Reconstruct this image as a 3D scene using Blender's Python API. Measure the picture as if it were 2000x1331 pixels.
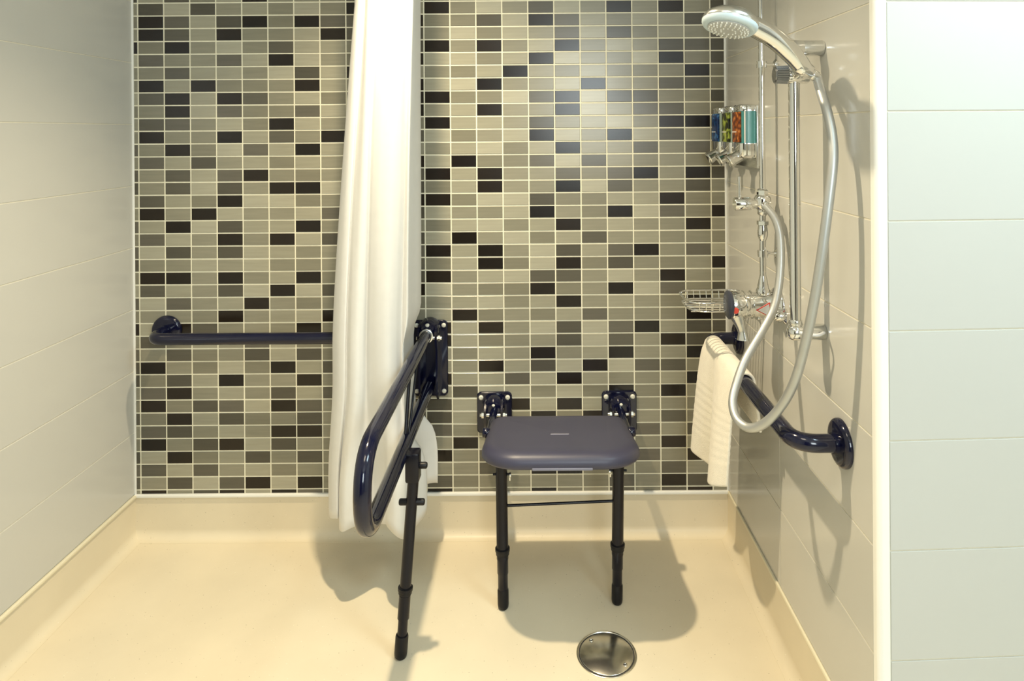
import bpy, bmesh, math, random
from mathutils import Vector, Matrix

random.seed(7)
for o in list(bpy.data.objects):
    bpy.data.objects.remove(o)
scene = bpy.context.scene
COL = scene.collection
V = Vector

# ------------------------------------------------------------------ key sizes (metres)
D = 2.2            # back wall
XL, XR = -1.343, 0.630   # shower side walls
YC = 1.232         # outside corner of the right wall
HC = 2.40          # ceiling
CAMZ = 1.34
SK = 0.136         # top of the coved skirting
YB = -1.8          # wall behind the viewer
XRR = 2.2          # far right wall of the outer room

# ------------------------------------------------------------------ camera
cam_d = bpy.data.cameras.new('camera')
cam = bpy.data.objects.new('camera', cam_d)
COL.objects.link(cam)
cam.location = (0, 0, CAMZ)
cam.rotation_euler = (math.radians(90), math.radians(0.4), 0)
cam_d.sensor_width = 36
cam_d.lens = 36 * 1292.3 / 2000
cam_d.shift_x = -48 / 2000
cam_d.shift_y = -407.5 / 2000
cam_d.clip_start = 0.02
scene.camera = cam

# ------------------------------------------------------------------ world, lamps, exposure
scene.view_settings.view_transform = 'Standard'
scene.view_settings.look = 'None'
scene.view_settings.gamma = 1
scene.view_settings.use_curve_mapping = False
scene.view_settings.exposure = 0.09
w = bpy.data.worlds.new('world')
scene.world = w
w.use_nodes = True
w.node_tree.nodes['Background'].inputs[0].default_value = (0.9, 0.95, 1, 1)
w.node_tree.nodes['Background'].inputs[1].default_value = 0.05

WARM = (1.0, 0.83, 0.56)
COOL = (0.82, 0.96, 1.0)

def spot(name, loc, target, power, col, angle, radius=0.03, blend=0.6):
    l = bpy.data.lights.new(name, 'SPOT')
    l.energy = power; l.color = col; l.spot_size = math.radians(angle); l.spot_blend = blend
    l.shadow_soft_size = radius
    o = bpy.data.objects.new(name, l); COL.objects.link(o)
    o.location = loc
    o.rotation_euler = (V(target) - V(loc)).to_track_quat('-Z', 'Y').to_euler()
    return o

def area(name, loc, target, power, col, sx, sy):
    l = bpy.data.lights.new(name, 'AREA')
    l.energy = power; l.color = col; l.shape = 'RECTANGLE'; l.size = sx; l.size_y = sy
    o = bpy.data.objects.new(name, l); COL.objects.link(o)
    o.location = loc
    o.rotation_euler = (V(target) - V(loc)).to_track_quat('-Z', 'Y').to_euler()
    return o

# recessed ceiling downlight of the shower (warm), an added warm fill and the cool lamp of the outer room
spot('shower_downlight', (-0.38, 1.64, 2.34), (-0.25, 1.36, 0), 160, WARM, 116, 0.028, 1.0)
area('warm_ambient_fill', (-0.20, 0.45, 2.37), (-0.15, 0.75, 0), 7, (1.0, 0.88, 0.68), 0.5, 0.5)  # soft fill added to raise the warm ambient, not a lamp of the room
area('room_lamp', (0.50, -1.70, 1.66), (0.25, 2.2, 1.20), 36, (0.88, 0.98, 1.0), 0.70, 1.0)
area('room_ceiling_lamp', (1.10, 0.68, 2.36), (1.10, 0.85, 0), 24, (0.70, 0.92, 1.0), 0.6, 0.6)

# ------------------------------------------------------------------ materials
MATS = {}
def mat(name, col, rough=0.5, metal=0.0, coat=0.0, spec=0.5, trans=0.0, sheen=0.0, alpha=1.0, ior=1.5):
    m = bpy.data.materials.new(name); m.use_nodes = True
    b = m.node_tree.nodes['Principled BSDF']
    b.inputs['Base Color'].default_value = (*col, 1)
    b.inputs['Roughness'].default_value = rough
    b.inputs['Metallic'].default_value = metal
    b.inputs['Coat Weight'].default_value = coat
    b.inputs['Specular IOR Level'].default_value = spec
    b.inputs['Transmission Weight'].default_value = trans
    b.inputs['Sheen Weight'].default_value = sheen
    b.inputs['IOR'].default_value = ior
    MATS[name] = m
    return m

def nodes(m):
    return m.node_tree.nodes, m.node_tree.links, m.node_tree.nodes['Principled BSDF']

def noise_tint(m, scale, amount, detail=4, coord='Object', stretch=None):
    """soft mottling of the base colour"""
    n, l, b = nodes(m)
    c = b.inputs['Base Color'].default_value[:]
    tc = n.new('ShaderNodeTexCoord'); t = n.new('ShaderNodeTexNoise')
    t.inputs['Scale'].default_value = scale; t.inputs['Detail'].default_value = detail
    if stretch:
        mp = n.new('ShaderNodeMapping'); mp.inputs['Scale'].default_value = stretch
        l.new(tc.outputs[coord], mp.inputs[0]); l.new(mp.outputs[0], t.inputs['Vector'])
    else:
        l.new(tc.outputs[coord], t.inputs['Vector'])
    r = n.new('ShaderNodeValToRGB')
    r.color_ramp.elements[0].position = 0.3; r.color_ramp.elements[1].position = 0.7
    r.color_ramp.elements[0].color = tuple(x * (1 - amount) for x in c[:3]) + (1,)
    r.color_ramp.elements[1].color = tuple(min(1, x * (1 + amount)) for x in c[:3]) + (1,)
    l.new(t.outputs['Fac'], r.inputs[0]); l.new(r.outputs[0], b.inputs['Base Color'])

def bump(m, scale, strength, dist=0.002, kind='noise', stretch=None):
    n, l, b = nodes(m)
    tc = n.new('ShaderNodeTexCoord')
    t = n.new('ShaderNodeTexNoise' if kind == 'noise' else 'ShaderNodeTexVoronoi')
    t.inputs['Scale'].default_value = scale
    if stretch:
        mp = n.new('ShaderNodeMapping'); mp.inputs['Scale'].default_value = stretch
        l.new(tc.outputs['Object'], mp.inputs[0]); l.new(mp.outputs[0], t.inputs['Vector'])
    else:
        l.new(tc.outputs['Object'], t.inputs['Vector'])
    bp = n.new('ShaderNodeBump'); bp.inputs['Strength'].default_value = strength
    bp.inputs['Distance'].default_value = dist
    l.new(t.outputs[0], bp.inputs['Height']); l.new(bp.outputs[0], b.inputs['Normal'])

# mosaic tile glazes: black-brown, dark, mid, light, three firings each
GLAZE = {
    'K': [(0.009, 0.006, 0.0035), (0.012, 0.008, 0.005), (0.015, 0.010, 0.006)],
    'D': [(0.080, 0.073, 0.055), (0.100, 0.092, 0.070), (0.120, 0.110, 0.086)],
    'M': [(0.205, 0.193, 0.142), (0.232, 0.220, 0.164), (0.260, 0.246, 0.185)],
    'L': [(0.305, 0.290, 0.218), (0.340, 0.323, 0.245), (0.375, 0.357, 0.275)],
}
TILEMAT = {}
for k, cols in GLAZE.items():
    for i, c in enumerate(cols):
        m = mat('mosaic_glaze_%s%d' % (k.lower(), i), c, rough=0.24, spec=0.42)
        noise_tint(m, 9, 0.06, 3, stretch=(1, 1, 12))
        TILEMAT[k, i] = m
mat('grout', (0.84, 0.80, 0.63), 0.8); noise_tint(MATS['grout'], 60, 0.05)
mat('wall_tile', (0.555, 0.55, 0.515), 0.17, spec=0.4); noise_tint(MATS['wall_tile'], 2.0, 0.015)
mat('wall_grout', (0.70, 0.665, 0.555), 0.7); noise_tint(MATS['wall_grout'], 80, 0.04)
mat('plaster', (0.80, 0.79, 0.75), 0.8); noise_tint(MATS['plaster'], 5, 0.02)
mat('room_paint', (0.40, 0.39, 0.37), 0.7); noise_tint(MATS['room_paint'], 5, 0.03)
mat('trim_white', (0.86, 0.86, 0.82), 0.3); noise_tint(MATS['trim_white'], 10, 0.01)
mat('trim_cream', (0.80, 0.74, 0.56), 0.45); noise_tint(MATS['trim_cream'], 15, 0.02)

def floor_mat(name, base):
    m = mat(name, base, 0.42, spec=0.4)
    n, l, b = nodes(m)
    tc = n.new('ShaderNodeTexCoord')
    big = n.new('ShaderNodeTexNoise'); big.inputs['Scale'].default_value = 5; big.inputs['Detail'].default_value = 6
    l.new(tc.outputs['Object'], big.inputs['Vector'])
    r = n.new('ShaderNodeValToRGB')
    r.color_ramp.elements[0].position = 0.3; r.color_ramp.elements[1].position = 0.75
    r.color_ramp.elements[0].color = tuple(x * .95 for x in base) + (1,)
    r.color_ramp.elements[1].color = tuple(x * 1.04 for x in base) + (1,)
    l.new(big.outputs['Fac'], r.inputs[0])
    last = r.outputs[0]
    for sc, size, thr, c in ((85, 0.10, 0.86, (0.16, 0.12, 0.07)), (120, 0.10, 0.80, (0.30, 0.24, 0.15)),
                             (100, 0.10, 0.86, (0.95, 0.92, 0.82))):
        vo = n.new('ShaderNodeTexVoronoi'); vo.inputs['Scale'].default_value = sc
        l.new(tc.outputs['Object'], vo.inputs['Vector'])
        lt = n.new('ShaderNodeMath'); lt.operation = 'LESS_THAN'; lt.inputs[1].default_value = size
        l.new(vo.outputs['Distance'], lt.inputs[0])
        sep = n.new('ShaderNodeSeparateColor'); l.new(vo.outputs['Color'], sep.inputs[0])
        gt = n.new('ShaderNodeMath'); gt.operation = 'GREATER_THAN'; gt.inputs[1].default_value = thr
        l.new(sep.outputs[0], gt.inputs[0])
        mu = n.new('ShaderNodeMath'); mu.operation = 'MULTIPLY'
        l.new(lt.outputs[0], mu.inputs[0]); l.new(gt.outputs[0], mu.inputs[1])
        f = n.new('ShaderNodeMath'); f.operation = 'MULTIPLY'; f.inputs[1].default_value = 0.55
        l.new(mu.outputs[0], f.inputs[0])
        mx = n.new('ShaderNodeMix'); mx.data_type = 'RGBA'
        l.new(f.outputs[0], mx.inputs['Factor']); l.new(last, mx.inputs['A']); mx.inputs['B'].default_value = (*c, 1)
        last = mx.outputs['Result']
    l.new(last, b.inputs['Base Color'])
    return m
floor_mat('safety_vinyl', (0.72, 0.64, 0.48))

mat('chrome', (0.78, 0.78, 0.77), 0.06, metal=1); noise_tint(MATS['chrome'], 20, 0.02)
mat('satin_metal', (0.72, 0.73, 0.72), 0.22, metal=1); noise_tint(MATS['satin_metal'], 30, 0.03)
mat('steel_drain', (0.78, 0.76, 0.68), 0.22, metal=1); noise_tint(MATS['steel_drain'], 40, 0.04)
mat('hose_metal', (0.50, 0.51, 0.50), 0.45, metal=0.8); noise_tint(MATS['hose_metal'], 30, 0.03)
mat('navy_gloss', (0.0040, 0.0050, 0.022), 0.13, coat=0.25, spec=0.4); noise_tint(MATS['navy_gloss'], 30, 0.08)
mat('navy_satin', (0.005, 0.005, 0.010), 0.26, spec=0.3); noise_tint(MATS['navy_satin'], 30, 0.08)
mat('rubber_black', (0.006, 0.006, 0.008), 0.42, spec=0.3); noise_tint(MATS['rubber_black'], 60, 0.1)
mat('seat_plastic', (0.046, 0.046, 0.080), 0.40); noise_tint(MATS['seat_plastic'], 8, 0.05); bump(MATS['seat_plastic'], 900, 0.12, 0.001)
mat('seat_inset', (0.20, 0.20, 0.26), 0.35); noise_tint(MATS['seat_inset'], 20, 0.04)
mat('nylon_white', (0.72, 0.71, 0.62), 0.35); noise_tint(MATS['nylon_white'], 60, 0.05)
mat('shower_face', (0.60, 0.72, 0.78), 0.30); noise_tint(MATS['shower_face'], 20, 0.02)
mat('spray_plate', (0.50, 0.51, 0.50), 0.35); noise_tint(MATS['spray_plate'], 30, 0.04)
mat('nozzle', (0.85, 0.84, 0.76), 0.35); noise_tint(MATS['nozzle'], 80, 0.03)
mat('dark_rubber', (0.26, 0.27, 0.29), 0.25, metal=0.9); noise_tint(MATS['dark_rubber'], 60, 0.08)
mat('slate_plastic', (0.035, 0.04, 0.06), 0.25); noise_tint(MATS['slate_plastic'], 40, 0.06)
mat('red_plastic', (0.62, 0.06, 0.04), 0.3); noise_tint(MATS['red_plastic'], 40, 0.05)
mat('grey_plastic', (0.66, 0.67, 0.68), 0.35); noise_tint(MATS['grey_plastic'], 40, 0.04)
mat('soap_teal', (0.065, 0.27, 0.27), 0.22, coat=0.15); noise_tint(MATS['soap_teal'], 6, 0.10)
mat('soap_pale', (0.30, 0.38, 0.33), 0.25, coat=0.15); noise_tint(MATS['soap_pale'], 10, 0.08)
mat('dark_slot', (0.02, 0.02, 0.025), 0.6); noise_tint(MATS['dark_slot'], 40, 0.1)
mat('print_white', (0.85, 0.85, 0.82), 0.4); noise_tint(MATS['print_white'], 60, 0.02)

def print_mat(name, stops, scale, kind):
    m = mat(name, stops[0][1], 0.38, spec=0.3)
    n, l, b = nodes(m)
    tc = n.new('ShaderNodeTexCoord')
    t = n.new('ShaderNodeTexVoronoi' if kind == 'voronoi' else 'ShaderNodeTexNoise')
    t.inputs['Scale'].default_value = scale
    if kind == 'noise':
        t.inputs['Detail'].default_value = 5; t.inputs['Distortion'].default_value = 1.5
    l.new(tc.outputs['Object'], t.inputs['Vector'])
    r = n.new('ShaderNodeValToRGB'); cr = r.color_ramp
    cr.elements[0].position = stops[0][0]; cr.elements[0].color = (*stops[0][1], 1)
    cr.elements[1].position = stops[-1][0]; cr.elements[1].color = (*stops[-1][1], 1)
    for p, c in stops[1:-1]:
        e = cr.elements.new(p); e.color = (*c, 1)
    l.new(t.outputs[0], r.inputs[0]); l.new(r.outputs[0], b.inputs['Base Color'])
print_mat('print_blue', [(0.30, (0.002, 0.004, 0.02)), (0.52, (0.01, 0.04, 0.15)), (0.62, (0.03, 0.16, 0.40)), (0.75, (0.30, 0.45, 0.6))], 45, 'noise')
print_mat('print_green', [(0.32, (0.008, 0.008, 0.006)), (0.50, (0.03, 0.035, 0.01)), (0.56, (0.22, 0.28, 0.03)), (0.72, (0.42, 0.48, 0.10))], 32, 'noise')
print_mat('print_amber', [(0.0, (0.75, 0.42, 0.16)), (0.25, (0.48, 0.15, 0.02)), (0.55, (0.20, 0.045, 0.008)), (0.85, (0.03, 0.008, 0.003))], 85, 'voronoi')

mat('added_door_wood', (0.035, 0.020, 0.012), 0.4); noise_tint(MATS['added_door_wood'], 6, 0.25, 5, stretch=(12, 12, 1))
# cloth of the curtain lets some light through; towel is thick terry
def cloth_mat(name, col, transl):
    m = mat(name, col, 0.85, spec=0.15)
    n, l, b = nodes(m)
    out = n['Material Output']
    tr = n.new('ShaderNodeBsdfTranslucent'); tr.inputs[0].default_value = (*col, 1)
    mx = n.new('ShaderNodeMixShader'); mx.inputs[0].default_value = transl
    l.new(b.outputs[0], mx.inputs[1]); l.new(tr.outputs[0], mx.inputs[2]); l.new(mx.outputs[0], out.inputs[0])
    return m
cloth_mat('curtain_cloth', (0.90, 0.885, 0.85), 0.20); noise_tint(MATS['curtain_cloth'], 40, 0.015); bump(MATS['curtain_cloth'], 700, 0.08, 0.001)
mat('terry', (0.88, 0.83, 0.72), 0.95, spec=0.1, sheen=0.3); noise_tint(MATS['terry'], 50, 0.03); bump(MATS['terry'], 420, 0.5, 0.003)

# ------------------------------------------------------------------ mesh helpers
def smooth(bm, ang=40):
    for f in bm.faces:
        f.smooth = True
    c = math.radians(ang)
    for e in bm.edges:
        if len(e.link_faces) == 2 and e.calc_face_angle(0) > c:
            e.smooth = False

def obj(name, bm, material, parent=None, ang=40, flat=False):
    if not flat:
        smooth(bm, ang)
    me = bpy.data.meshes.new(name)
    if parent is not None:
        off = V((0, 0, 0)); p = parent
        while p is not None:
            off += p.location; p = p.parent
        bmesh.ops.translate(bm, verts=bm.verts, vec=-off)
    bm.to_mesh(me); bm.free()
    for m in (material if isinstance(material, (list, tuple)) else [material]):
        me.materials.append(MATS[m] if isinstance(m, str) else m)
    o = bpy.data.objects.new(name, me); COL.objects.link(o)
    if parent is not None:
        o.parent = parent
    return o

def thing(name, label, cat, loc, group=None):
    o = bpy.data.objects.new(name, None); COL.objects.link(o)
    o.empty_display_size = 0.05
    o.location = loc; o['label'] = label; o['category'] = cat
    if group: o['group'] = group
    return o

def tag(o, label, cat, group=None):
    o['label'] = label; o['category'] = cat
    if group: o['group'] = group
    return o

def struct(o):
    o['kind'] = 'structure'
    return o

def B():
    return bmesh.new()

def box(bm, lo, hi, bev=0.0, seg=2):
    r = bmesh.ops.create_cube(bm, size=1)
    vs = r['verts']
    lo, hi = V(lo), V(hi)
    for v in vs:
        v.co = V((lo[i] + (v.co[i] + .5) * (hi[i] - lo[i]) for i in range(3)))
    if bev > 0:
        es = list({e for v in vs for e in v.link_edges})
        bmesh.ops.bevel(bm, geom=es, offset=bev, segments=seg, affect='EDGES', profile=0.5)
    return bm

def frame(d):
    d = V(d).normalized()
    a = V((0, 0, 1)) if abs(d.z) < 0.95 else V((1, 0, 0))
    x = d.cross(a).normalized()
    return x, d.cross(x).normalized(), d

def loft(bm, rings, cap=True, close=True):
    vr = [[bm.verts.new(p) for p in r] for r in rings]
    n = len(vr[0])
    for a, b in zip(vr[:-1], vr[1:]):
        for i in range(n if close else n - 1):
            j = (i + 1) % n
            bm.faces.new((a[i], a[j], b[j], b[i]))
    if cap:
        bm.faces.new(list(reversed(vr[0]))); bm.faces.new(vr[-1])
    bmesh.ops.recalc_face_normals(bm, faces=bm.faces)
    return bm

def lathe(bm, origin, axis, prof, seg=32, sx=1.0, sy=1.0):
    """prof: list of (radius, height along axis)"""
    x, y, d = frame(axis); o = V(origin)
    rings = []
    for r, h in prof:
        r = max(r, 1e-5)
        rings.append([o + d * h + (x * math.cos(2 * math.pi * k / seg) * sx + y * math.sin(2 * math.pi * k / seg) * sy) * r for k in range(seg)])
    return loft(bm, rings)

def cyl(bm, a, b, r, seg=24, bev=0.0, r2=None):
    a, b = V(a), V(b); L = (b - a).length; r2 = r if r2 is None else r2
    if bev > 0:
        prof = [(r - bev, 0), (r - bev * .3, bev * .3), (r, bev), (r2, L - bev), (r2 - bev * .3, L - bev * .3), (r2 - bev, L)]
    else:
        prof = [(r, 0), (r2, L)]
    return lathe(bm, a, b - a, prof, seg)

def spline(pts, n=10):
    P = [V(p) for p in pts]
    out = []
    for i in range(len(P) - 1):
        p0 = P[max(i - 1, 0)]; p1 = P[i]; p2 = P[i + 1]; p3 = P[min(i + 2, len(P) - 1)]
        for k in range(n):
            t = k / n
            out.append(0.5 * ((2 * p1) + (p2 - p0) * t + (2 * p0 - 5 * p1 + 4 * p2 - p3) * t * t + (3 * p1 - p0 - 3 * p2 + p3) * t ** 3))
    out.append(P[-1])
    return out

def bent(pts, rad, n=8):
    """polyline with each inner corner replaced by an arc-like bend"""
    P = [V(p) for p in pts]; out = [P[0]]
    for i in range(1, len(P) - 1):
        a = (P[i - 1] - P[i]); b = (P[i + 1] - P[i])
        r = min(rad if not isinstance(rad, (list, tuple)) else rad[i - 1], a.length * .499, b.length * .499)
        a.normalize(); b.normalize()
        p, q = P[i] + a * r, P[i] + b * r
        for k in range(n + 1):
            t = k / n
            # blend of quadratic bezier approximating a circular bend
            out.append((1 - t) ** 2 * p + 2 * t * (1 - t) * (P[i] * .93 + (p + q) * .035) + t * t * q)
    out.append(P[-1])
    return out

def tube(bm, path, r, seg=16, cap=True, sx=1.0):
    P = [V(p) for p in path]; n = len(P)
    rr = r if callable(r) else (lambda t: r)
    d0 = (P[1] - P[0]).normalized(); x, y, _ = frame(d0)
    rings = []
    prev = d0
    for i in range(n):
        d = (P[min(i + 1, n - 1)] - P[max(i - 1, 0)]).normalized()
        q = prev.rotation_difference(d); x = q @ x; y = q @ y; prev = d
        R = rr(i / (n - 1))
        rings.append([P[i] + (x * math.cos(2 * math.pi * k / seg) * sx + y * math.sin(2 * math.pi * k / seg)) * R for k in range(seg)])
    return loft(bm, rings, cap)

def rrect(cx, cy, wx, wy, r, n=6):
    """rounded rectangle outline, r one radius or four (--, +-, ++, -+)"""
    rs = [r] * 4 if not isinstance(r, (list, tuple)) else r
    out = []
    for (sx, sy), rad, a0 in zip(((-1, -1), (1, -1), (1, 1), (-1, 1)), rs, (180, 270, 0, 90)):
        ox, oy = cx + sx * (wx / 2 - rad), cy + sy * (wy / 2 - rad)
        for k in range(n + 1):
            a = math.radians(a0 + 90 * k / n)
            out.append((ox + rad * math.cos(a), oy + rad * math.sin(a)))
    return out

# ------------------------------------------------------------------ the shell
struct(obj('floor', box(B(), (XL - .1, YB - .1, -.1), (XRR + .1, D + .1, 0)), 'safety_vinyl', flat=True))
struct(obj('ceiling', box(B(), (XL - .1, YB - .1, HC), (XRR + .1, D + .1, HC + .1)), 'plaster', flat=True))
wall_back = struct(obj('wall_back', box(B(), (XL - .1, D + .0016, 0), (XR + .1, D + .12, HC)), 'grout', flat=True))
wall_left = struct(obj('wall_left', box(B(), (XL - .12, YB - .1, 0), (XL - .0012, D + .003, HC)), 'wall_grout', flat=True))
wall_right = struct(obj('wall_right', box(B(), (XR + .0012, YC + .014, 0), (XR + .12, D + .003, HC)), 'wall_grout', flat=True))
AO = math.tan(math.radians(2.4))      # the outer face is very slightly off square
bm = B()
x0, x1 = XR + .016, XRR + .05
vs = [bm.verts.new(p) for p in ((x0, YC + .0012, 0), (x1, YC + .0012 + (x1 - XR) * AO, 0), (x1, YC + .3, 0), (x0, YC + .3, 0),
                                (x0, YC + .0012, HC), (x1, YC + .0012 + (x1 - XR) * AO, HC), (x1, YC + .3, HC), (x0, YC + .3, HC))]
for f in ((0, 1, 5, 4), (1, 2, 6, 5), (2, 3, 7, 6), (3, 0, 4, 7), (3, 2, 1, 0), (4, 5, 6, 7)):
    bm.faces.new([vs[i] for i in f])
wall_outer = struct(obj('wall_outer', bm, 'wall_grout', flat=True))
struct(obj('wall_behind', box(B(), (XL - .1, YB - .1, 0), (XRR + .1, YB, HC)), 'room_paint', flat=True))
struct(obj('wall_far_right', box(B(), (XRR, YB, 0), (XRR + .1, YC + .1, HC)), 'plaster', flat=True))

added_door = struct(obj('added_door_1', box(B(), (-1.25, YB, 0.005), (-0.10, YB + .045, 2.10), .004), 'added_door_wood'))  # unseen dark door, added so the chrome has something dark to reflect
obj('added_door_handle', tube(B(), bent([(-.33, YB + .04, 1.0), (-.33, YB + .09, 1.0), (-.45, YB + .09, 1.0)], .02), .009, 12), 'satin_metal', added_door)
# coved vinyl skirting: one sweep per wall
def cove(name, a, b, inward):
    """a,b on the wall line at floor level"""
    a, b, inward = V(a), V(b), V(inward)
    R = 0.030
    prof = [(0.004, SK), (0.004, R)] + [(0.004 + R - R * math.cos(t), R - R * math.sin(t)) for t in [math.radians(x) for x in (15, 30, 45, 60, 75, 90)]]
    prof[-1] = (prof[-1][0], 0.0006)
    prof += [(prof[-1][0], -0.002), (-0.002, -0.002), (-0.002, SK)]
    rings = [[p + inward * u + V((0, 0, z)) for u, z in prof] for p in (a, b)]
    return struct(obj(name, loft(B(), rings), 'safety_vinyl', ang=25))
cove('baseboard_back', (XL, D, 0), (XR, D, 0), (0, -1, 0))
cove('baseboard_left', (XL, YB, 0), (XL, D, 0), (1, 0, 0))
cove('baseboard_right', (XR, YC + .012, 0), (XR, D, 0), (-1, 0, 0))
struct(obj('trim_1', box(B(), (XL, D - .010, SK - .001), (XR, D + .002, SK + .010), .003), 'trim_white'))
struct(obj('trim_2', box(B(), (XL - .001, YB, SK - .001), (XL + .010, D, SK + .009), .003), 'trim_cream'))
struct(obj('trim_3', box(B(), (XR - .0055, YC + .012, SK - .001), (XR + .001, D, SK + .009), .002), 'trim_cream'))
# white sealant beads in the two back corners
for i, x in ((4, XL + .002), (5, XR - .002)):
    struct(obj('trim_%d' % i, box(B(), (x - .004, D - .004, SK + .009), (x + .004, D + .001, HC), .002), 'trim_white'))
# rounded white corner trim on the outside corner
bm = B()
pr = [(XR, YC + .018)] + [(XR + .010 - .010 * math.cos(t), YC + .008 - .010 * math.sin(t)) for t in [math.radians(a) for a in (0, 15, 30, 45, 60, 75, 90)]] + [(XR + .021, YC - .002), (XR + .021, YC + .008), (XR + .010, YC + .018)]
loft(bm, [[V((x, y, z)) for x, y in pr] for z in (0.0, HC)])
struct(obj('trim_6', bm, 'trim_white', ang=30))

# ------------------------------------------------------------------ mosaic of the back wall
PX, PZ = 0.0865, 0.04263
X0 = -1.3241            # joint between column 0 and 1
Z0 = 1.735              # joint between row 0 and 1
LEFT = """MDLDMLMLMK MKDLDKMKDD MKDLKMMLKD KMKMLMDLLM LDMMDLKLMM MMDLLMLDLK MKLKMMMKLM LDKLKDMLMK MMKLDMMDLK MDDMLMKLMD
MKMMKLDMKM DMKMLDLKLM MDLDMLMLMD DMDLDKMMMK DMDLDMKKLM MDLMKLLMMD MKMKLMMLDM DLKLDLLKML MDLMKMKLDM DLDMDLLMMK
DMMLMLMMMD MKKMKMLKML LDLMDLKLDM DLDMLKMMMD MMMMKMLLKM KLKDMMMKML MDMLMDLMMD DMDMMDLDML DKMMLMKLDM DMDLKMMKMD
MDKMLMDLDM MKMDDLKDMK DMKLDMMDML MDDMLMKKMD MKMDKLDMMK DLKMLDMDML DDLDMLMMMD DMDLDKLKMK MKMDKLKDMD""".split()
RIGHT = """MKMLMDLMKMKMD KMMDLKDLMLMDD DMLMLMDLDMMMD DKMKMLKMLMDDD KLLMLKLMMLKMD MMMLKMMLMMMKM KLLKMMLKMMDDM KKMMLDKLDDMMD KMLKMMKLMDDMM MKLLMDMLLMKKM
DLMMLKLMKLDMD MMLLMLKMMDMDM KLKMMDLDMMMMD DKLKMMDMDKMKD DMLKMMKLDMMDM KKMLLDMMLLKMM DLMMLKMMKLDMK MMLLMLKMLMMKM DLKMLMLDMLMMM DKLKMLDLDKMDL
DMLKMLKMDMMMK DKMLLDDMLMKMM KLMMMKMMKLDMD MMLLMLKMLMMKM MLKMMMLDMMMKD KKLKMLDLDKMDD MKLMMMDLDMKDM DMMLMKMLKMMKM MMMKLDLKLDDMD KKLLDLKLMMLKM
MMDLLMLMKMKMD DDLMKLKLMMMMD DDLMMKMKMMDMM DDMMLMLMLDMDM MMKLMDMLMMKMD KKMDKMLMLDMKM MMMDLKKMMMDMM DDMMMMMMDMKDM MKMMMKMMDMDKM""".split()
assert len(LEFT) == 39 and len(RIGHT) == 39, (len(LEFT), len(RIGHT))

def glaze(c, r):
    if r < 0:
        r = r + 24
    if c <= 9:
        return LEFT[r][c]
    if c >= 11:
        return RIGHT[r][c - 11]
    return random.choice('KDMMLLMD')

GW = 0.0043
def tile_bm(bm, x0, x1, z0, z1, y=D, t=0.0055, ch=0.0008):
    """tile with eased front edges: base ring in the grout, front face proud of it"""
    def ring(i, yy):
        return [bm.verts.new(p) for p in ((x0 + i, yy, z0 + i), (x1 - i, yy, z0 + i), (x1 - i, yy, z1 - i), (x0 + i, yy, z1 - i))]
    a, b, c = ring(0, y + t), ring(0, y + ch), ring(ch, y)
    fs = []
    for p, q in ((a, b), (b, c)):
        for i in range(4):
            j = (i + 1) % 4
            fs.append(bm.faces.new((p[i], p[j], q[j], q[i])))
    fs.append(bm.faces.new(c))
    return fs

TW, TH = PX - GW, PZ - GW
tile_me = {}
for key, m in TILEMAT.items():
    bm = B(); tile_bm(bm, -TW / 2, TW / 2, -TH / 2, TH / 2, 0)
    me = bpy.data.meshes.new('mosaic_tile'); bm.to_mesh(me); bm.free(); me.materials.append(m); tile_me[key] = me
slots = list(TILEMAT.keys())
rest = B()
for r in range(-16, 39):
    zt = Z0 - (r - 1) * PZ - GW / 2 - 0.0
    zb = Z0 - r * PZ + GW / 2
    zt -= PZ; zb -= PZ
    zt += PZ; zb += PZ
    if r == 38: zb = SK + .009
    zt = min(zt, HC)
    if zt - zb < .004: continue
    for c in range(0, 24):
        xa = X0 + (c - 1) * PX + GW / 2; xb = xa + TW
        xa = max(xa, XL + .004); xb = min(xb, XR - .004)
        key = (glaze(c, r), random.randrange(3))
        if 13 <= c <= 21 and 0 <= r <= 32:
            o = bpy.data.objects.new('tile', tile_me[key]); COL.objects.link(o)
            o.location = ((xa + xb) / 2, D + random.uniform(-.0003, .0003), (zt + zb) / 2)
            o.parent = wall_back
        else:
            fs = tile_bm(rest, xa, xb, zb, zt, D + random.uniform(-.0003, .0003))
            for f in fs: f.material_index = slots.index(key)
me = bpy.data.meshes.new('mosaic_tiles'); rest.to_mesh(me); rest.free()
for k in slots: me.materials.append(TILEMAT[k])
o = bpy.data.objects.new('mosaic_tiles', me); COL.objects.link(o); o.parent = wall_back; o['kind'] = 'stuff'

# ------------------------------------------------------------------ large pale wall tiles
TP = 0.2050; TL = 0.470; ZJ = CAMZ + 20 / 587.4     # one joint height
levels = sorted({ZJ + k * TP for k in range(-8, 8)})
def slab(bm, p, u, n, w_, z0, z1, t=0.007, ch=0.0006):
    """tile lying against a wall: p start point on the face plane, u along the wall, n out of the wall"""
    u, n = V(u), V(n)
    def ring(i, d):
        return [bm.verts.new(p + u * a + V((0, 0, z)) + n * d) for a, z in ((i, z0 + i), (w_ - i, z0 + i), (w_ - i, z1 - i), (i, z1 - i))]
    a, b, c = ring(0, -t), ring(0, -ch), ring(ch, 0)
    for q, s in ((a, b), (b, c)):
        for i in range(4):
            j = (i + 1) % 4
            bm.faces.new((q[i], q[j], s[j], s[i]))
    bm.faces.new(c)
    bmesh.ops.recalc_face_normals(bm, faces=bm.faces)
    return bm
G = 0.0029
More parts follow.
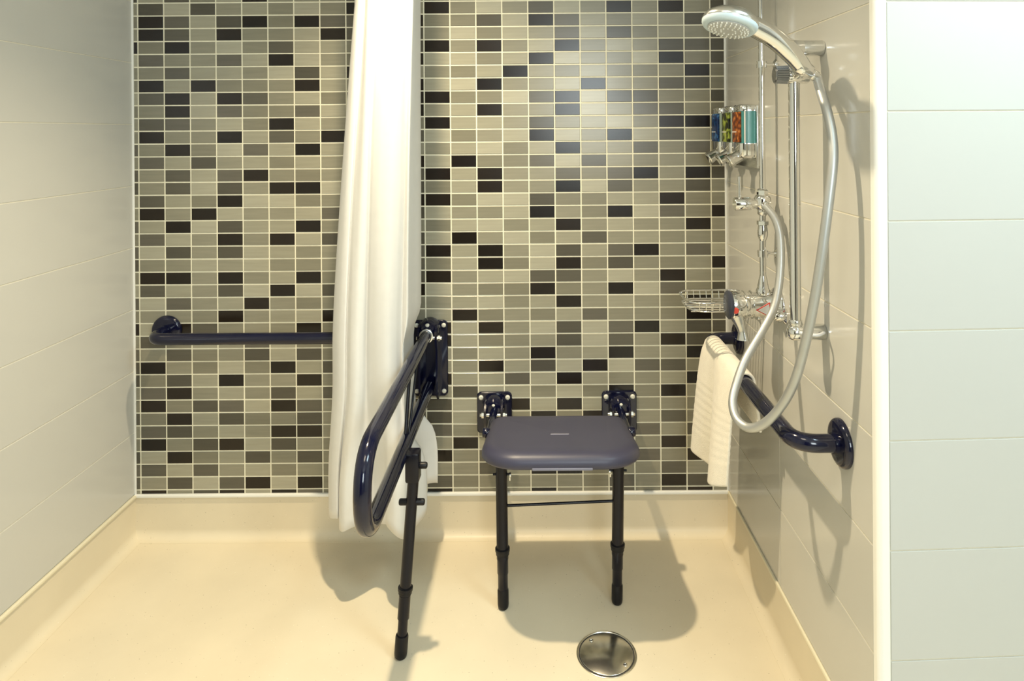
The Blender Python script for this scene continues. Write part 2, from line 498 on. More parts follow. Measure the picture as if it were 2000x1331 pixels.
def pave(wall, origin, u, n, lengths, zlo):
    cache = {}
    for k in range(len(levels) - 1):
        z0, z1 = max(levels[k], zlo), min(levels[k + 1], HC)
        if z1 - z0 < .02: continue
        s = 0.0
        for L in lengths:
            key = (round(L, 4), round(z1 - z0, 4))
            if key not in cache:
                bm = slab(B(), V((0, 0, 0)), u, n, L - G, G / 2, z1 - z0 - G / 2)
                me = bpy.data.meshes.new('wall_tile'); bm.to_mesh(me); bm.free(); me.materials.append(MATS['wall_tile']); cache[key] = me
            o = bpy.data.objects.new('tile', cache[key]); COL.objects.link(o)
            o.location = V(origin) + V(u) * (s + G / 2) + V((0, 0, z0)); o.parent = wall
            s += L
pave(wall_left, (XL, D, 0), (0, -1, 0), (1, 0, 0), [0.62, TL, TL, TL], SK + .008)
pave(wall_right, (XR, D, 0), (0, -1, 0), (-1, 0, 0), [TL, D - YC - TL - .018], SK + .008)
ou = V((1, AO, 0)).normalized(); on = V((AO, -1, 0)).normalized()
pave(wall_outer, (XR + .0225, YC, 0), tuple(ou), tuple(on), [TL, TL, TL], 0.0)

# ------------------------------------------------------------------ grab rail on the back wall (left)
def flange(bm, c, ax, r=0.049, h=0.013):
    return lathe(bm, c, ax, [(r, 0), (r, h * .35), (r * .97, h * .65), (r * .90, h * .9), (r * .78, h), (0.021, h * 1.05), (0.021, h * 1.6)], 40)
RZ = 0.690
t = thing('grab_rail', 'straight navy blue grab rail on mosaic wall left of white curtain', 'grab rail', (-0.90, D, RZ))
xa, xb = -1.232, -0.50
obj('tube', tube(B(), bent([(xa, D - .004, RZ), (xa, D - .100, RZ), (xb, D - .100, RZ), (xb, D - .004, RZ)], .045, 10), .0185, 24), 'navy_gloss', t)
for x in (xa, xb):
    obj('flange', flange(B(), (x, D - .0005, RZ), (0, -1, 0)), 'navy_gloss', t)

# ------------------------------------------------------------------ grab rail on the right wall
t = thing('grab_rail', 'navy blue grab rail with round flange under shower hose, towel hung on it', 'grab rail', (XR, 1.72, RZ))
ya, yb, xo = 1.372, 2.070, 0.532
obj('tube', tube(B(), bent([(XR - .004, ya, RZ), (xo, ya, RZ), (xo, yb, RZ), (XR - .004, yb, RZ)], .085, 12), .0185, 24), 'navy_gloss', t)
for y in (ya, yb):
    obj('flange', flange(B(), (XR - .0005, y, RZ), (-1, 0, 0), .049), 'navy_gloss', t)

# ------------------------------------------------------------------ drop-down support rail
def bolt(bm, c, ax, r=.0075, h=.006):
    return lathe(bm, c, ax, [(r, 0), (r, h * .5), (r * .8, h * .85), (r * .35, h), (r * .3, h * .7), (1e-4, h * .7)], 14)
RX = -0.357
t = thing('support_rail', 'navy blue hinged drop-down support rail with leg beside white curtain', 'support rail', (RX, D, 0))
bm = B()
out = rrect(RX, 0.592, .115, .252, .016)
loft(bm, [[V((x, D - d, z)) for x, z in rrect(RX, .592, .115 - i, .252 - i, .016)] for d, i in ((0.0005, 0), (.005, 0), (.008, .005))])
plate = obj('wall_plate', bm, 'navy_gloss', t)
for sx in (-1, 1):
    for z in (.702, .484):
        obj('bolt', bolt(B(), (RX + sx * .045, D - .007, z), (0, -1, 0)), 'nylon_white', plate)
# U-shaped cheeks standing out of the plate
bm = B()
for sx in (-1, 1):
    cheek = [(D - .004, .470), (D - .030, .465), (D - .055, .490), (D - .060, .56), (D - .058, .63), (D - .075, .66), (D - .078, .70), (D - .050, .716), (D - .004, .716)]
    xx = RX + sx * .028
    loft(bm, [[V((xx - .0035, y, z)) for y, z in cheek], [V((xx + .0035, y, z)) for y, z in cheek]])
obj('hinge_bracket', bm, 'navy_gloss', t)
obj('hinge_hood', lathe(B(), (RX, D - .006, .693), (0, -1, 0), [(.036, 0), (.036, .03), (.030, .05), (.024, .058), (.0195, .062)], 32), 'navy_gloss', t)
obj('hinge_pin', cyl(B(), (RX - .036, D - .062, .676), (RX + .046, D - .062, .676), .006, 16, .001), 'satin_metal', t)
obj('pin_nut', cyl(B(), (RX + .034, D - .062, .676), (RX + .041, D - .062, .676), .0105, 6), 'satin_metal', t)
obj('collar_ring', lathe(B(), (RX, D - .082, RZ), (0, -1, 0), [(.0195, 0), (.0225, .001), (.0225, .009), (.0195, .010)], 28), 'satin_metal', t)
obj('hood_stud', lathe(B(), (RX, D - .064, .7185), (0, -.5, .85), [(.0065, -.006), (.0065, .001), (.004, .0035), (1e-4, .004)], 12), 'nylon_white', t)
ZLO = 0.507
obj('tube', tube(B(), bent([(RX, D - .055, RZ), (RX, 1.335, RZ), (RX, 1.335, ZLO), (RX, D - .035, ZLO)], .0905, 14), .0185, 24), 'navy_gloss', t)
# thin brace bars between the tubes
obj('brace', tube(B(), [(RX + .004, 1.93, RZ - .015), (RX + .004, 1.80, ZLO + .015)], .0035, 10), 'navy_satin', t)
obj('brace', tube(B(), [(RX - .004, 1.86, RZ - .015), (RX - .004, 1.795, ZLO + .015)], .005, 10), 'navy_satin', t)
# leg
LTX, LTY = -.322, 1.715
LBX, LBY = -.357, 1.690
def legpt(z):
    k = z / .49
    return V((LBX + (LTX - LBX) * k, LBY + (LTY - LBY) * k, z))
bm = B(); box(bm, (LTX - .022, LTY - .020, .440), (LTX + .014, LTY + .020, .516), .005)
obj('leg_clamp', bm, 'navy_satin', t)
leg = obj('leg', tube(B(), [legpt(.455), legpt(.13)], .0145, 20), 'navy_satin', t)
obj('leg_extension', lathe(B(), legpt(.155), legpt(.05) - legpt(.155), [(.0150, 0), (.0150, .058), (.0125, .060), (.0125, .105)], 20), 'navy_satin', leg)
obj('leg_collar', lathe(B(), legpt(.176), legpt(.15) - legpt(.176), [(.0148, 0), (.0190, .002), (.0190, .009), (.0172, .011), (.0172, .017), (.0148, .019)], 24), 'rubber_black', leg)
obj('rubber_foot', lathe(B(), (LBX, LBY, .0005), legpt(.1) - legpt(0), [(.012, 0), (.0155, .004), (.0165, .012), (.0165, .052), (.0152, .056), (.012, .057)], 24), 'rubber_black', leg)
for z, a, b in ((.478, .008, .034), (.386, -.033, .034)):
    p = legpt(z)
    obj('peg', cyl(B(), p + V((a, 0, 0)), p + V((b, 0, 0)), .0085, 16, .004), 'rubber_black', t)

# ------------------------------------------------------------------ fold-down shower seat
SX = 0.060
t = thing('shower_seat_unit', 'dark navy fold-down shower seat on two legs fixed to mosaic wall', 'shower seat', (SX, D, 0))
PXS = (-.146, .268)
for x in PXS:
    bm = B()
    loft(bm, [[V((a, D - d, z)) for a, z in rrect(x, .410, .116 - i, .136 - i, .014)] for d, i in ((.0005, 0), (.005, 0), (.008, .005))])
    pl = obj('wall_plate', bm, 'navy_gloss', t)
    for sx in (-1, 1):
        obj('bolt', bolt(B(), (x + sx * .044, D - .007, .461), (0, -1, 0), .008, .006), 'nylon_white', pl)
    bm = B()
    for sx in (-1, 1):
        ck = [(D - .004, .345), (D - .030, .352), (D - .066, .400), (D - .070, .440), (D - .045, .455), (D - .004, .462)]
        xx = x + sx * .027
        loft(bm, [[V((xx - .0035, y, z)) for y, z in ck], [V((xx + .0035, y, z)) for y, z in ck]])
    obj('hinge_bracket', bm, 'navy_gloss', t)
    obj('hinge_hood', lathe(B(), (x, D - .004, .437), (0, -1, 0), [(.036, 0), (.036, .025), (.031, .042), (.026, .050), (.018, .052)], 28), 'navy_gloss', t)
    obj('hood_stud', lathe(B(), (x, D - .053, .455), (0, -.5, .85), [(.006, -.010), (.006, .001), (.004, .003), (1e-4, .004)], 12), 'nylon_white', t)
    obj('hinge_pin', cyl(B(), (x - .044, D - .060, .425), (x + .044, D - .060, .425), .0055, 14, .001), 'satin_metal', t)
    for sx in (-1, 1):
        obj('pin_nut', cyl(B(), (x + sx * .031, D - .060, .425), (x + sx * .038, D - .060, .425), .0095, 6), 'satin_metal', t)
# the bent frame tube carrying the pad
obj('frame_tube', tube(B(), bent([(PXS[0], D - .045, .427), (PXS[0], 1.835, .427), (PXS[1], 1.835, .427), (PXS[1], D - .045, .427)], .06, 8), .0135, 18), 'navy_gloss', t)
# pad
YF, YK = 1.717, 2.068
def tilt(bm):          # the pad rises a little towards its front edge
    for v in bm.verts: v.co.z += (YK - v.co.y) / (YK - YF) * .040 - .0155
    return bm
def pad_outline(inset):
    wx, wy = .434 - 2 * inset, (YK - YF) - 2 * inset
    fr, br = .105, .030
    pts = rrect(SX, (YF + YK) / 2, wx, wy, [fr - inset * .6, fr - inset * .6, br, br], 10)
    res = []
    for x, y in pts:   # slight waist where the arms enter at the rear
        k = max(0, (y - 1.93) / .11)
        res.append((SX + (x - SX) * (1 - .05 * min(1, k)), y))
    return res
bm = B()
layers = [(.014, .433), (.004, .436), (.0, .442), (.0, .450), (.002, .458), (.007, .465), (.014, .4705), (.024, .4745), (.036, .4758)]
rings = [[V((x, y, z)) for x, y in pad_outline(i)] for i, z in layers]
loft(bm, rings)
top = max(bm.faces, key=lambda f: (len(f.verts) > 4) * f.calc_center_median().z)
r_ = bmesh.ops.inset_region(bm, faces=[top], thickness=.03)
for v in top.verts: v.co.z -= .0015
pad = obj('seat_pad', tilt(bm), 'seat_plastic', t, ang=50)
bm = B(); yslot = 1.880
loft(bm, [[V((x, y, z)) for x, y in rrect(SX, yslot, .054 - i, .010 - i, .0045 - i / 2.01)] for z, i in ((.4725, 0), (.4748, 0), (.4755, .002))])
obj('drain_slot', tilt(bm), 'seat_inset', pad)
bm = B(); box(bm, (SX - .078, YF - .0025, .4355), (SX + .080, YF + .006, .4425), .002)
obj('front_grip', tilt(bm), 'seat_inset', pad)
for sx in (-1, 1):
    obj('side_knob', cyl(B(), (SX + sx * .204, 1.955, .452), (SX + sx * .226, 1.955, .452), .014, 18, .004), 'navy_gloss', pad)
# legs
for (lx, bx, ly) in ((-.106, -.103, 1.862), (.226, .219, 1.878)):
    def lp(z, lx=lx, bx=bx, ly=ly):
        return V((bx + (lx - bx) * z / .43, ly, z))
    leg = obj('leg', tube(B(), [lp(.436), lp(.14)], .0165, 22), 'navy_satin', t)
    obj('leg_extension', lathe(B(), lp(.150), lp(.04) - lp(.150), [(.0155, 0), (.0155, .050), (.0140, .052), (.0140, .105)], 20), 'navy_satin', leg)
    obj('leg_collar', lathe(B(), lp(.172), lp(.14) - lp(.172), [(.0165, 0), (.0205, .002), (.0205, .010), (.0188, .013), (.0188, .019), (.0155, .021)], 24), 'rubber_black', leg)
    obj('rubber_foot', lathe(B(), V((bx, ly, .0005)), lp(.1) - lp(0), [(.011, 0), (.0145, .004), (.0158, .012), (.0158, .050), (.0145, .055), (.012, .056)], 24), 'rubber_black', leg)
    p = lp(.377); s = 1 if lx < 0 else -1
    obj('pivot_bolt', cyl(B(), p + V((-.024, 0, 0)), p + V((.024, 0, 0)), .0032, 10), 'rubber_black', leg)
    bm = B(); cyl(bm, p + V((s * .022, 0, -.002)), p + V((s * .027, 0, -.002)), .007, 12, .001)
    box(bm, p + V((s * .023 - .0015, -.002, -.018)), p + V((s * .023 + .0025, .002, 0)), .0008)
    obj('wing_nut', bm, 'satin_metal', leg)
obj('crossbar', tube(B(), [(-.104, 1.862, .288), (.222, 1.878, .291)], .0038, 12), 'navy_satin', t)

# ------------------------------------------------------------------ floor drain
DX, DY = 0.170, 1.695
t = thing('floor_drain', 'round polished steel floor drain cover set in cream floor', 'drain', (DX, DY, 0))
bm = B()
prof = [(.0770, -.001), (.0770, .0022), (.0755, .0032), (.0725, .0032), (.0712, .0020), (.0712, -.001)]
lathe(bm, (DX, DY, 0), (0, 0, 1), prof, 64)
obj('rim', bm, 'steel_drain', t)
obj('gap_ring', lathe(B(), (DX, DY, 0), (0, 0, 1), [(.0718, -.001), (.0718, .0007), (.0675, .0007), (.0675, -.001)], 64), 'dark_slot', t)
obj('cover', lathe(B(), (DX, DY, 0), (0, 0, 1), [(.0685, -.001), (.0685, .0016), (.0675, .0024), (1e-4, .0024)], 64), 'steel_drain', t)
for dx, dy in ((-.036, .044), (.043, -.036)):
    obj('screw', lathe(B(), (DX + dx, DY + dy, .0024), (0, 0, 1), [(.0060, -.001), (.0060, .0004), (.0048, .0014), (.0022, .0016), (.0020, .0006), (1e-4, .0006)], 18), 'chrome', t)

# ------------------------------------------------------------------ shower curtain
# plan of the folds at the hem, at hip height and at the ceiling track: (sideways angle to the viewer, depth)
HEM = [(650, 2.0), (641, 1.966), (648, 1.93), (660, 1.914), (665, 1.93), (663, 1.90), (672, 1.873), (690, 1.872), (712, 1.893), (735, 1.92), (752, 1.905), (757, 1.87), (772, 1.848), (792, 1.853), (812, 1.89), (834, 1.94), (822, 1.99), (806, 2.04), (805, 2.09), (830, 2.10), (857, 2.12)]
MID = [(657, 2.01), (651, 1.96), (660, 1.92), (672, 1.905), (677, 1.91), (685, 1.885), (697, 1.875), (708, 1.885), (715, 1.905), (722, 1.892), (738, 1.875), (758, 1.868), (774, 1.882), (783, 1.905), (788, 1.895), (795, 1.892), (802, 1.92), (810, 1.96), (818, 2.0), (822, 2.04), (816, 2.07)]
TOP = [(699, 2.0), (694, 1.95), (700, 1.915), (708, 1.905), (712, 1.908), (714, 1.915), (720, 1.895), (728, 1.89), (736, 1.895), (744, 1.885), (755, 1.875), (772, 1.868), (788, 1.875), (800, 1.89), (803, 1.9), (807, 1.892), (811, 1.915), (815, 1.95), (819, 1.985), (822, 2.02), (818, 2.05)]
HEM, MID, TOP = [[((a - c - 1048) * y / 1292, y) for a, y in L] for L, c in ((HEM, 5.3), (MID, 3), (TOP, -1))]
HZ = 0.215
hp, mp_, tp = [spline([(x, y, 0) for x, y in L], 8) for L in (HEM, MID, TOP)]
NZ = 80
bm = B(); grid = []
def ease(q):
    q = min(1, max(0, q)); return q * q * (3 - 2 * q)
for i in range(NZ + 1):
    s = i / NZ
    z = HZ + (HC - HZ) * s
    k1 = ease((z - .30) / (.62 - .30)) * .85 + .15 * ease((z - .3) / .5)
    k2 = min(1, max(0, (z - .72) / (1.72 - .72))) ** 1.25
    row = []
    for j, (h, mm, tt) in enumerate(zip(hp, mp_, tp)):
        p = h.lerp(mm, k1).lerp(tt, k2)
        u = j / (len(hp) - 1)
        p.x += .002 * math.sin(u * 23 + z * 5) * (1 - s); p.y += .004 * math.sin(u * 17 + z * 3.1)
        # the cloth is pressed aside by the support rail
        press = min(1, max(0, (z - .40) / .09)) * min(1, max(0, (.80 - z) / .08))
        lim = -.386 - .012 * math.sin(u * 9)
        if p.x > lim:
            over = p.x - lim
            p.x = p.x - press * over * .93
        hz = z - (1 - s) ** 12 * .010 * math.sin(u * 31)
        row.append(bm.verts.new((p.x, p.y, hz)))
    grid.append(row)
for a, b in zip(grid[:-1], grid[1:]):
    for j in range(len(a) - 1):
        bm.faces.new((a[j], a[j + 1], b[j + 1], b[j]))
bmesh.ops.recalc_face_normals(bm, faces=bm.faces)
cur = obj('shower_curtain', bm, 'curtain_cloth', None, ang=180)
tag(cur, 'long white fabric shower curtain bunched in folds in front of mosaic wall', 'curtain')
md = cur.modifiers.new('thickness', 'SOLIDIFY'); md.thickness = .0015; md.offset = 0

# ------------------------------------------------------------------ towel on the right-hand rail
bm = B(); grid = []
NU, NV = 44, 64
R0 = .0185 + .006
for i in range(NU + 1):
    u = i / NU                       # 0 far end, 1 near end
    y = 2.015 - u * .315
    row = []
    front = .335 + .028 / (1 + math.exp(-(u - .34) * 40)) - .075 * max(0, u - .42) / .58
    back = .125
    arc = math.pi * R0
    tot = front + arc + back
    for j in range(NV + 1):
        q = tot * j / NV
        if q < front:
            d = (front - q); k = d / front
            x = xo - R0; z = RZ - d
            x -= k ** .55 * (.024 + .012 * math.sin(u * 9.5 + 1.2) - .020 * math.exp(-((u - .36) / .07) ** 2))
            yy = y + k * (.030 * (1 - u) + .012 * math.sin(u * 6.0) + .045 * u)
            if .28 < k < .80:
                x -= .0009 * math.sin((k - .28) * 90)
        elif q < front + arc:
            a = (q - front) / R0
            x = xo - R0 * math.cos(a); z = RZ + R0 * math.sin(a); yy = y
        else:
            d = q - front - arc; k = d / back
            x = xo + R0 + k * .012; z = RZ - d; yy = y - k * .01
        row.append(bm.verts.new((x, yy, z)))
    grid.append(row)
for a, b in zip(grid[:-1], grid[1:]):
    for j in range(NV):
        bm.faces.new((a[j], a[j + 1], b[j + 1], b[j]))
bmesh.ops.recalc_face_normals(bm, faces=bm.faces)
tw = obj('towel', bm, 'terry', None, ang=180)
tag(tw, 'cream terry towel folded over navy rail in back right corner', 'towel')
md = tw.modifiers.new('thickness', 'SOLIDIFY'); md.thickness = .008; md.offset = 0
md = tw.modifiers.new('round', 'SUBSURF'); md.levels = 1; md.render_levels = 1

# ------------------------------------------------------------------ slide rail
SXX, SY = 0.567, 1.455
t = thing('slide_rail', 'thick vertical chrome slide rail on right wall with hand shower holder', 'shower rail', (XR, SY, 0.88))
obj('tube', cyl(B(), (SXX, SY, .905), (SXX, SY, 1.520), .0122, 28), 'chrome', t)
for z in (1.520, .896):
    br = obj('bracket', cyl(B(), (XR - .0005, SY, z), (SXX - .004, SY, z), .0172, 28, .002), 'satin_metal', t)
    obj('cap', lathe(B(), (SXX, SY, z), (-1, 0, 0), [(.0175, -.018), (.0185, -.006), (.0185, .006), (.015, .014), (.008, .018), (1e-4, .019)], 28), 'chrome', br)
obj('ferrule', cyl(B(), (SXX, SY, .912), (SXX, SY, .924), .0145, 24, .002), 'satin_metal', t)
bm = B(); cyl(bm, (SXX + .005, SY - .002, .897), (XR - .012, SY - .020, .899), .0035, 12)
obj('hose_guide', tube(B(), bent([(SXX + .002, SY - .018, .900), (SXX + .030, SY - .042, .900), (XR - .010, SY - .020, .900)], .02, 8), .0035, 10), 'grey_plastic', t)
bm.free()
# slider
HZs = 1.462
sl = obj('slider', cyl(B(), (SXX - .018, SY, HZs), (SXX + .030, SY, HZs), .0205, 30, .003), 'chrome', t)
bm = B()
for k in range(22):
    a = 2 * math.pi * k / 22
    c = V((0, math.cos(a), math.sin(a)))
    tube(bm, [V((SXX - .042, SY, HZs)) + c * .0165, V((SXX - .010, SY, HZs)) + c * .0180], .0030, 6)
lathe(bm, (SXX - .044, SY, HZs), (1, 0, 0), [(.014, 0), (.0165, .003), (.018, .034)], 24)
obj('grip_knob', bm, 'dark_rubber', sl)
obj('button', lathe(B(), (SXX + .028, SY - .004, HZs + .010), (.8, -.35, .45), [(.017, -.004), (.017, .006), (.013, .012), (.006, .014), (1e-4, .014)], 24), 'chrome', sl)
HOLD = V((.5705, 1.405, 1.468))
obj('cradle', lathe(B(), HOLD - V((-.174, -.04, .0975)).normalized() * .012, V((-.174, -.04, .0975)), [(.0150, 0), (.0165, .002), (.0178, .030), (.0165, .032)], 26), 'chrome', sl)
obj('cradle_neck', tube(B(), [(SXX, SY - .010, HZs), HOLD + V((-.002, .006, 0))], .0125, 16), 'chrome', sl)

# ------------------------------------------------------------------ hand shower
HC_ = V((.399, 1.360, 1.5615)); HN = V((-.25, -.17, -.95)).normalized()
t = thing('hand_shower', 'chrome hand shower with pale round spray head held on slide rail', 'hand shower', HOLD)
obj('head_shell', lathe(B(), HC_, HN, [(1e-4, -.030), (.018, -.029), (.036, -.024), (.050, -.015), (.056, -.006), (.0575, .000), (.0565, .003)], 44), 'satin_metal', t)
face = obj('face_ring', lathe(B(), HC_, HN, [(.0570, .000), (.0565, .006), (.0535, .011), (.048, .0135), (.043, .0125), (1e-4, .0125)], 44), 'shower_face', t)
obj('spray_plate', lathe(B(), HC_, HN, [(.0425, .010), (.0425, .0150), (.038, .0172), (.020, .0185), (1e-4, .0188)], 44), 'spray_plate', face)
fx, fy, fd = frame(HN)
bm = B()
for ring_r, n_ in ((.0395, 26), (.0335, 22), (.0270, 18), (.0150, 10)):
    for k in range(n_):
        a = 2 * math.pi * (k + (.5 if n_ % 4 else 0)) / n_
        c = HC_ + HN * (.0168 + (.0018 if ring_r < .036 else 0)) + (fx * math.cos(a) + fy * math.sin(a)) * ring_r
        lathe(bm, c, HN, [(.0017, -.002), (.0017, .001), (.0010, .0022), (1e-4, .0024)], 7)
o = obj('nozzles', bm, 'nozzle', face); o['kind'] = 'stuff'
dirh = (HOLD - HC_)
hpath = spline([HC_ - HN * .012 + dirh * .08, HC_ - HN * .018 + dirh * .26 + V((0, 0, .004)), HC_ + dirh * .52 + V((.010, 0, .020)), HC_ + dirh * .78 + V((.008, 0, .010)), HOLD + V((.0, 0, .001)), HOLD + dirh.normalized() * .020], 8)
obj('handle', tube(B(), hpath, lambda q: .020 - .007 * q + .005 * math.sin(q * math.pi) - .0030 * max(0, q - .75) * 4, 22), 'chrome', t)
obj('hose_nut', lathe(B(), HOLD + dirh.normalized() * .016, dirh, [(.0105, 0), (.0118, .002), (.0118, .014), (.0095, .018), (.0085, .024)], 22), 'satin_metal', t)

# ------------------------------------------------------------------ riser pipe, diverter and thermostatic valve
PXX, PY = 0.590, 1.732
t = thing('riser_pipe', 'thin vertical chrome supply pipe running up right wall behind slide rail', 'pipe', (PXX, PY, 1.20))
obj('tube', cyl(B(), (PXX, PY, 1.180), (PXX, PY, HC - .0005), .0078, 20), 'chrome', t)
def clip(parent, z):
    c = obj('pipe_clip', lathe(B(), (PXX, PY, z - .009), (0, 0, 1), [(.0080, 0), (.0132, .0005), (.0132, .0175), (.0080, .018)], 22), 'chrome', parent)
    obj('clip_stem', cyl(B(), (PXX + .011, PY, z), (XR - .0005, PY, z), .0045, 12), 'chrome', c)
    obj('clip_rose', lathe(B(), (XR - .0005, PY, z), (-1, 0, 0), [(.0150, 0), (.0150, .003), (.0105, .007), (.0050, .009)], 22), 'chrome', c)
clip(t, 1.512)
DZ = 1.150
t = thing('diverter_valve', 'small chrome diverter valve with upright lever on riser pipe', 'valve', (PXX, PY, DZ))
obj('body', lathe(B(), (PXX, PY, DZ), (0, 0, 1), [(.010, -.032), (.013, -.028), (.013, -.018), (.018, -.014), (.0215, -.006), (.0215, .012), (.019, .018), (.013, .022)], 28), 'chrome', t)
obj('nut', lathe(B(), (PXX, PY, DZ + .020), (0, 0, 1), [(.0125, 0), (.0145, .001), (.0145, .013), (.0125, .015), (.0105, .017), (.0085, .018)], 6), 'chrome', t)
ha = obj('handle', lathe(B(), (PXX - .012, PY, DZ - .002), (-1, 0, 0), [(.0130, 0), (.0130, .018), (.0170, .020), (.0170, .060), (.0160, .0615), (1e-4, .0615)], 28), 'chrome', t)
obj('lever', tube(B(), [(PXX - .060, PY, DZ + .010), (PXX - .060, PY - .002, DZ + .035), (PXX - .062, PY - .004, DZ + .070)], .0045, 12), 'satin_metal', ha)
obj('hose_outlet', lathe(B(), (PXX + .002, PY - .014, DZ - .004), (.05, -1, -.12), [(.0125, 0), (.0125, .012), (.0145, .013), (.0145, .022), (.0110, .025), (.0100, .030)], 24), 'chrome', t)
# lower pipe with its compression fittings
t = thing('lower_pipe', 'short chrome pipe with compression fittings between diverter and mixer valve', 'pipe', (PXX, PY, .930))
obj('tube', cyl(B(), (PXX, PY, .925), (PXX, PY, 1.119), .0082, 20), 'chrome', t)
obj('fitting', lathe(B(), (PXX, PY, 1.062), (0, 0, 1), [(.0085, -.010), (.0125, .000), (.0135, .012), (.0120, .024), (.0110, .030)], 22), 'chrome', t)
obj('nut', lathe(B(), (PXX, PY, 1.092), (0, 0, 1), [(.0110, 0), (.0150, .001), (.0150, .011), (.0110, .012)], 6), 'chrome', t)
obj('fitting', lathe(B(), (PXX, PY, .918), (0, 0, 1), [(.0135, 0), (.0145, .004), (.0130, .018), (.0115, .030), (.0085, .042)], 22), 'chrome', t)
clip(t, 1.018)
VZ = 0.884
t = thing('mixer_valve', 'chunky chrome thermostatic shower mixer with hanging lever on right wall', 'mixer valve', (XR, PY, VZ))
obj('body', lathe(B(), (XR - .0005, PY, VZ), (-1, 0, 0), [(.046, 0), (.046, .003), (.042, .009), (.035, .013), (.0325, .016), (.0325, .075), (.0335, .076), (.0335, .080), (.0325, .081)], 36), 'chrome', t)
for d in (.070, .090):
    obj('ring', lathe(B(), (XR - d, PY, VZ), (-1, 0, 0), [(.032, 0), (.0360, .0006), (.0360, .0026), (.032, .0032)], 36), 'satin_metal', t)
hd = obj('control_handle', lathe(B(), (XR - .080, PY, VZ), (-1, 0, 0), [(.0325, 0), (.0340, .003), (.0352, .020), (.0358, .042), (.0340, .048)], 36), 'chrome', t)
obj('end_cap', lathe(B(), (XR - .126, PY, VZ), (-1, 0, 0), [(.0355, -.001), (.0370, .001), (.0370, .006), (.0335, .009), (1e-4, .010)], 36), 'slate_plastic', hd)
obj('red_marker', lathe(B(), (XR - .121, PY - .030, VZ - .006), (-.35, -1, -.1), [(.0085, -.006), (.0085, .005), (.0070, .007), (1e-4, .007)], 18), 'red_plastic', hd)
# lever hanging from the handle
bm = B()
lv = [(XR - .112, PY - .010, VZ - .026), (XR - .106, PY - .016, VZ - .046), (XR - .101, PY - .020, VZ - .068), (XR - .100, PY - .022, VZ - .086)]
tube(bm, spline(lv, 6), lambda q: .021 - .0100 * math.sin(min(1, q * 1.3) * math.pi * .5) + .0060 * max(0, q - .6) * 2.5, 16, sx=.7)
obj('lever', bm, 'satin_metal', hd)
# triangular warning badge on the front of the body, red edge and grey centre
bm = B()
def tri(y, s, th):
    c = V((XR - .046, y, VZ - .006)); pts = [V((-.024, 0, 0)) * s, V((.012, 0, .020)) * s, V((.012, 0, -.018)) * s]
    loft(bm, [[c + p for p in pts], [c + p + V((0, -th, 0)) for p in pts]])
tri(PY - .0310, 1.0, .003)
bd = obj('badge', bm, 'red_plastic', t)
bm = B(); tri(PY - .0330, .80, .0016)
obj('badge_centre', bm, 'grey_plastic', bd)
obj('outlet_boss', lathe(B(), (PXX, PY, VZ + .020), (0, 0, 1), [(.016, 0), (.018, .010), (.018, .018), (.0145, .024), (.0135, .034)], 26), 'chrome', t)
obj('inlet_elbow', lathe(B(), (XR - .0005, PY - .052, VZ - .016), (-1, 0, 0), [(.020, 0), (.020, .004), (.013, .008), (.012, .026), (.009, .030), (1e-4, .031)], 24), 'chrome', t)
obj('inlet_link', tube(B(), [(XR - .020, PY - .052, VZ - .016), (XR - .022, PY - .010, VZ - .010)], .010, 16), 'chrome', t)
obj('check_screw', lathe(B(), (PXX - .012, PY - .006, VZ - .027), (0, -.2, -1), [(.006, -.004), (.006, .008), (.004, .010), (1e-4, .010)], 14), 'chrome', t)
obj('check_screw', lathe(B(), (XR - .020, PY - .012, VZ - .024), (0, -.2, -1), [(.005, -.006), (.005, .008), (.004, .009), (1e-4, .009)], 14), 'chrome', t)

# ------------------------------------------------------------------ soap basket of chrome wire
t = thing('soap_basket', 'chrome wire soap basket in corner behind mixer valve', 'soap dish', (.53, 1.90, .86))
bx0, bx1, by0, by1, bz = .418, .610, 1.830, 1.985, .862
def loop(z, inset, r):
    pts = [V((x, y, z)) for x, y in rrect((bx0 + bx1) / 2, (by0 + by1) / 2, bx1 - bx0 - 2 * inset, by1 - by0 - 2 * inset, .045, 8)]
    b2 = B(); n = len(pts)
    rings = []
    for i in range(n):
        d = (pts[(i + 1) % n] - pts[i - 1]).normalized(); nx = d.cross(V((0, 0, 1)))
        rings.append([pts[i] + (nx * math.cos(2 * math.pi * k / 10) + V((0, 0, 1)) * math.sin(2 * math.pi * k / 10)) * r for k in range(10)])
    vr = [[b2.verts.new(p) for p in rg] for rg in rings]
    for i in range(n):
        a, b = vr[i], vr[(i + 1) % n]
        for k in range(10):
            b2.faces.new((a[k], a[(k + 1) % 10], b[(k + 1) % 10], b[k]))
    bmesh.ops.recalc_face_normals(b2, faces=b2.faces)
    return b2
obj('rim', loop(bz, 0, .0030), 'chrome', t)
obj('lower_rim', loop(bz - .024, .006, .0024), 'chrome', t)
for k in range(7):
    y = by0 + .018 + k * (by1 - by0 - .036) / 6
    obj('floor_wire', tube(B(), [(bx0 + .010, y, bz - .0265), (bx1 - .008, y, bz - .0265)], .0016, 8), 'chrome', t)
for k in range(8):
    x = bx0 + .030 + k * (bx1 - bx0 - .06) / 7
    for yy in (by0, by1):
        s = 1 if yy == by0 else -1
        obj('side_wire', tube(B(), [(x, yy, bz), (x, yy + s * .003, bz - .012), (x, yy + s * .006, bz - .024)], .0014, 8), 'chrome', t)
obj('wall_bracket', box(B(), (bx1 - .006, 1.865, bz - .030), (XR - .0005, 1.950, bz + .004), .003), 'chrome', t)

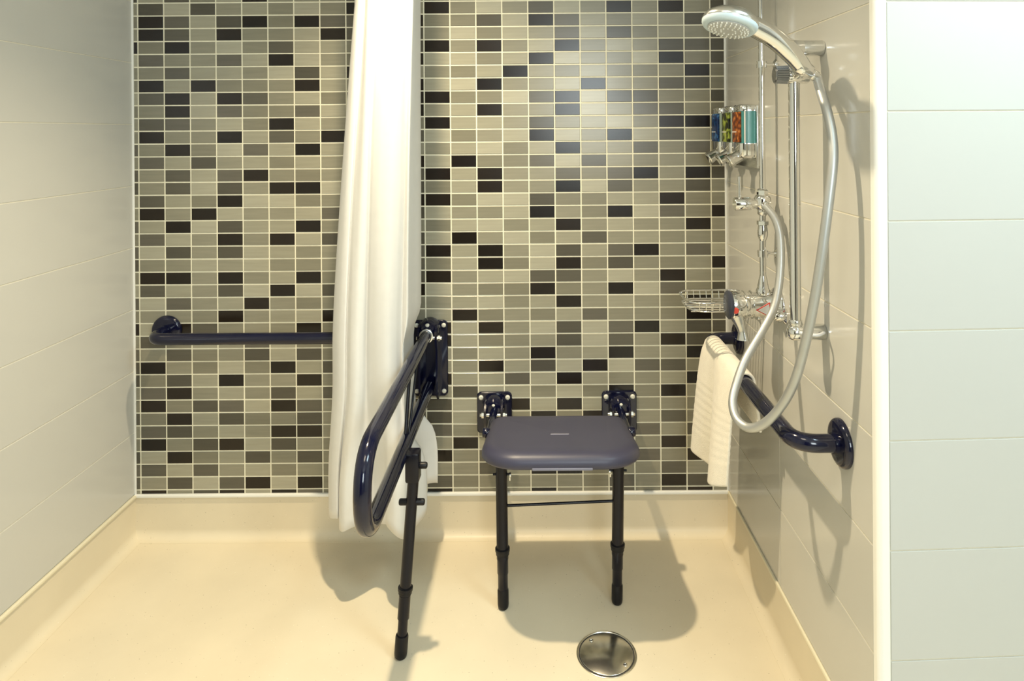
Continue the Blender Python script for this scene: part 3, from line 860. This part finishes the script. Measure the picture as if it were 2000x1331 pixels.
# ------------------------------------------------------------------ three-chamber soap dispenser
t = thing('soap_dispenser', 'wall soap dispenser with three chambers labelled blue, green and amber', 'soap dispenser', (XR, 2.03, 1.22))
obj('back_plate', box(B(), (XR - .010, 1.865, 1.232), (XR - .0005, 2.186, 1.412), .003), 'satin_metal', t)
for (yn, yf, pr, liq) in ((1.877, 1.947, 'print_amber', 'soap_teal'), (1.981, 2.055, 'print_green', 'soap_pale'), (2.100, 2.174, 'print_blue', 'soap_pale')):
    xf, xw = .5765, XR - .009
    ym = (yn + yf) / 2
    def sec(z, i, x_in=0.0):
        pts = [(xw, yn + i), (xw, yf - i)]
        pts += [(xf + .012 + i, yf - i), (xf + .004 + i, yf - .004 - i), (xf + i, yf - .012 - i), (xf + i, yn + .012 + i), (xf + .004 + i, yn + .004 + i), (xf + .012 + i, yn + i)]
        return [V((x, y, z)) for x, y in pts]
    ch = obj('chamber', loft(B(), [sec(1.302, .001), sec(1.398, .001)]), liq, t, ang=60)
    obj('top_cap', loft(B(), [sec(1.396, 0), sec(1.410, 0), sec(1.414, .003)]), 'chrome', ch, ang=60)
    obj('bottom_cap', loft(B(), [sec(1.262, .004), sec(1.270, 0), sec(1.304, 0)]), 'chrome', ch, ang=60)
    obj('label_panel', box(B(), (xf - .0018, yn + .004, 1.306), (xf + .006, yf - .003, 1.394), .0012), pr, ch)
    obj('label_line', box(B(), (xf - .0024, yn + .026, 1.335), (xf, yf - .004, 1.3375)), 'print_white', ch, flat=True)
    obj('window_strip', box(B(), (xf + .0125, yn - .0004, 1.304), (xf + .017, yn + .003, 1.398), .0010), 'print_white', ch)
    bt = obj('push_button', lathe(B(), (xf + .010, ym, 1.268), (-1, 0, -.55), [(.017, 0), (.017, .020), (.019, .026), (.021, .034), (.0195, .037), (.010, .033), (1e-4, .032)], 26), 'chrome', ch)

# ------------------------------------------------------------------ shower hose
hose = [(0.5823, 1.695, 1.1484), (0.6024, 1.675, 1.1154), (0.6095, 1.66, 1.0634), (0.6003, 1.64, 0.9779), (0.5787, 1.62, 0.9072), (0.5401, 1.6, 0.8509), (0.4907, 1.57, 0.7935), (0.4609, 1.545, 0.7426), (0.4461, 1.52, 0.7111), (0.4474, 1.49, 0.6889), (0.4643, 1.46, 0.6837), (0.4869, 1.43, 0.7058), (0.5127, 1.4, 0.7547), (0.5307, 1.37, 0.82), (0.5423, 1.345, 0.9022), (0.5533, 1.325, 0.9957), (0.564, 1.31, 1.1009), (0.5757, 1.305, 1.2027), (0.5865, 1.31, 1.2781), (0.5915, 1.325, 1.3287), (0.5936, 1.35, 1.3756), (0.5964, 1.38, 1.4106)] + [None]
HOSE_END = HOLD + dirh.normalized() * .034
hose[-1] = tuple(HOSE_END)
h = obj('shower_hose', tube(B(), spline(hose, 8), .0098, 16), 'hose_metal')
tag(h, 'looped silver shower hose hanging from hand shower to diverter valve', 'hose')
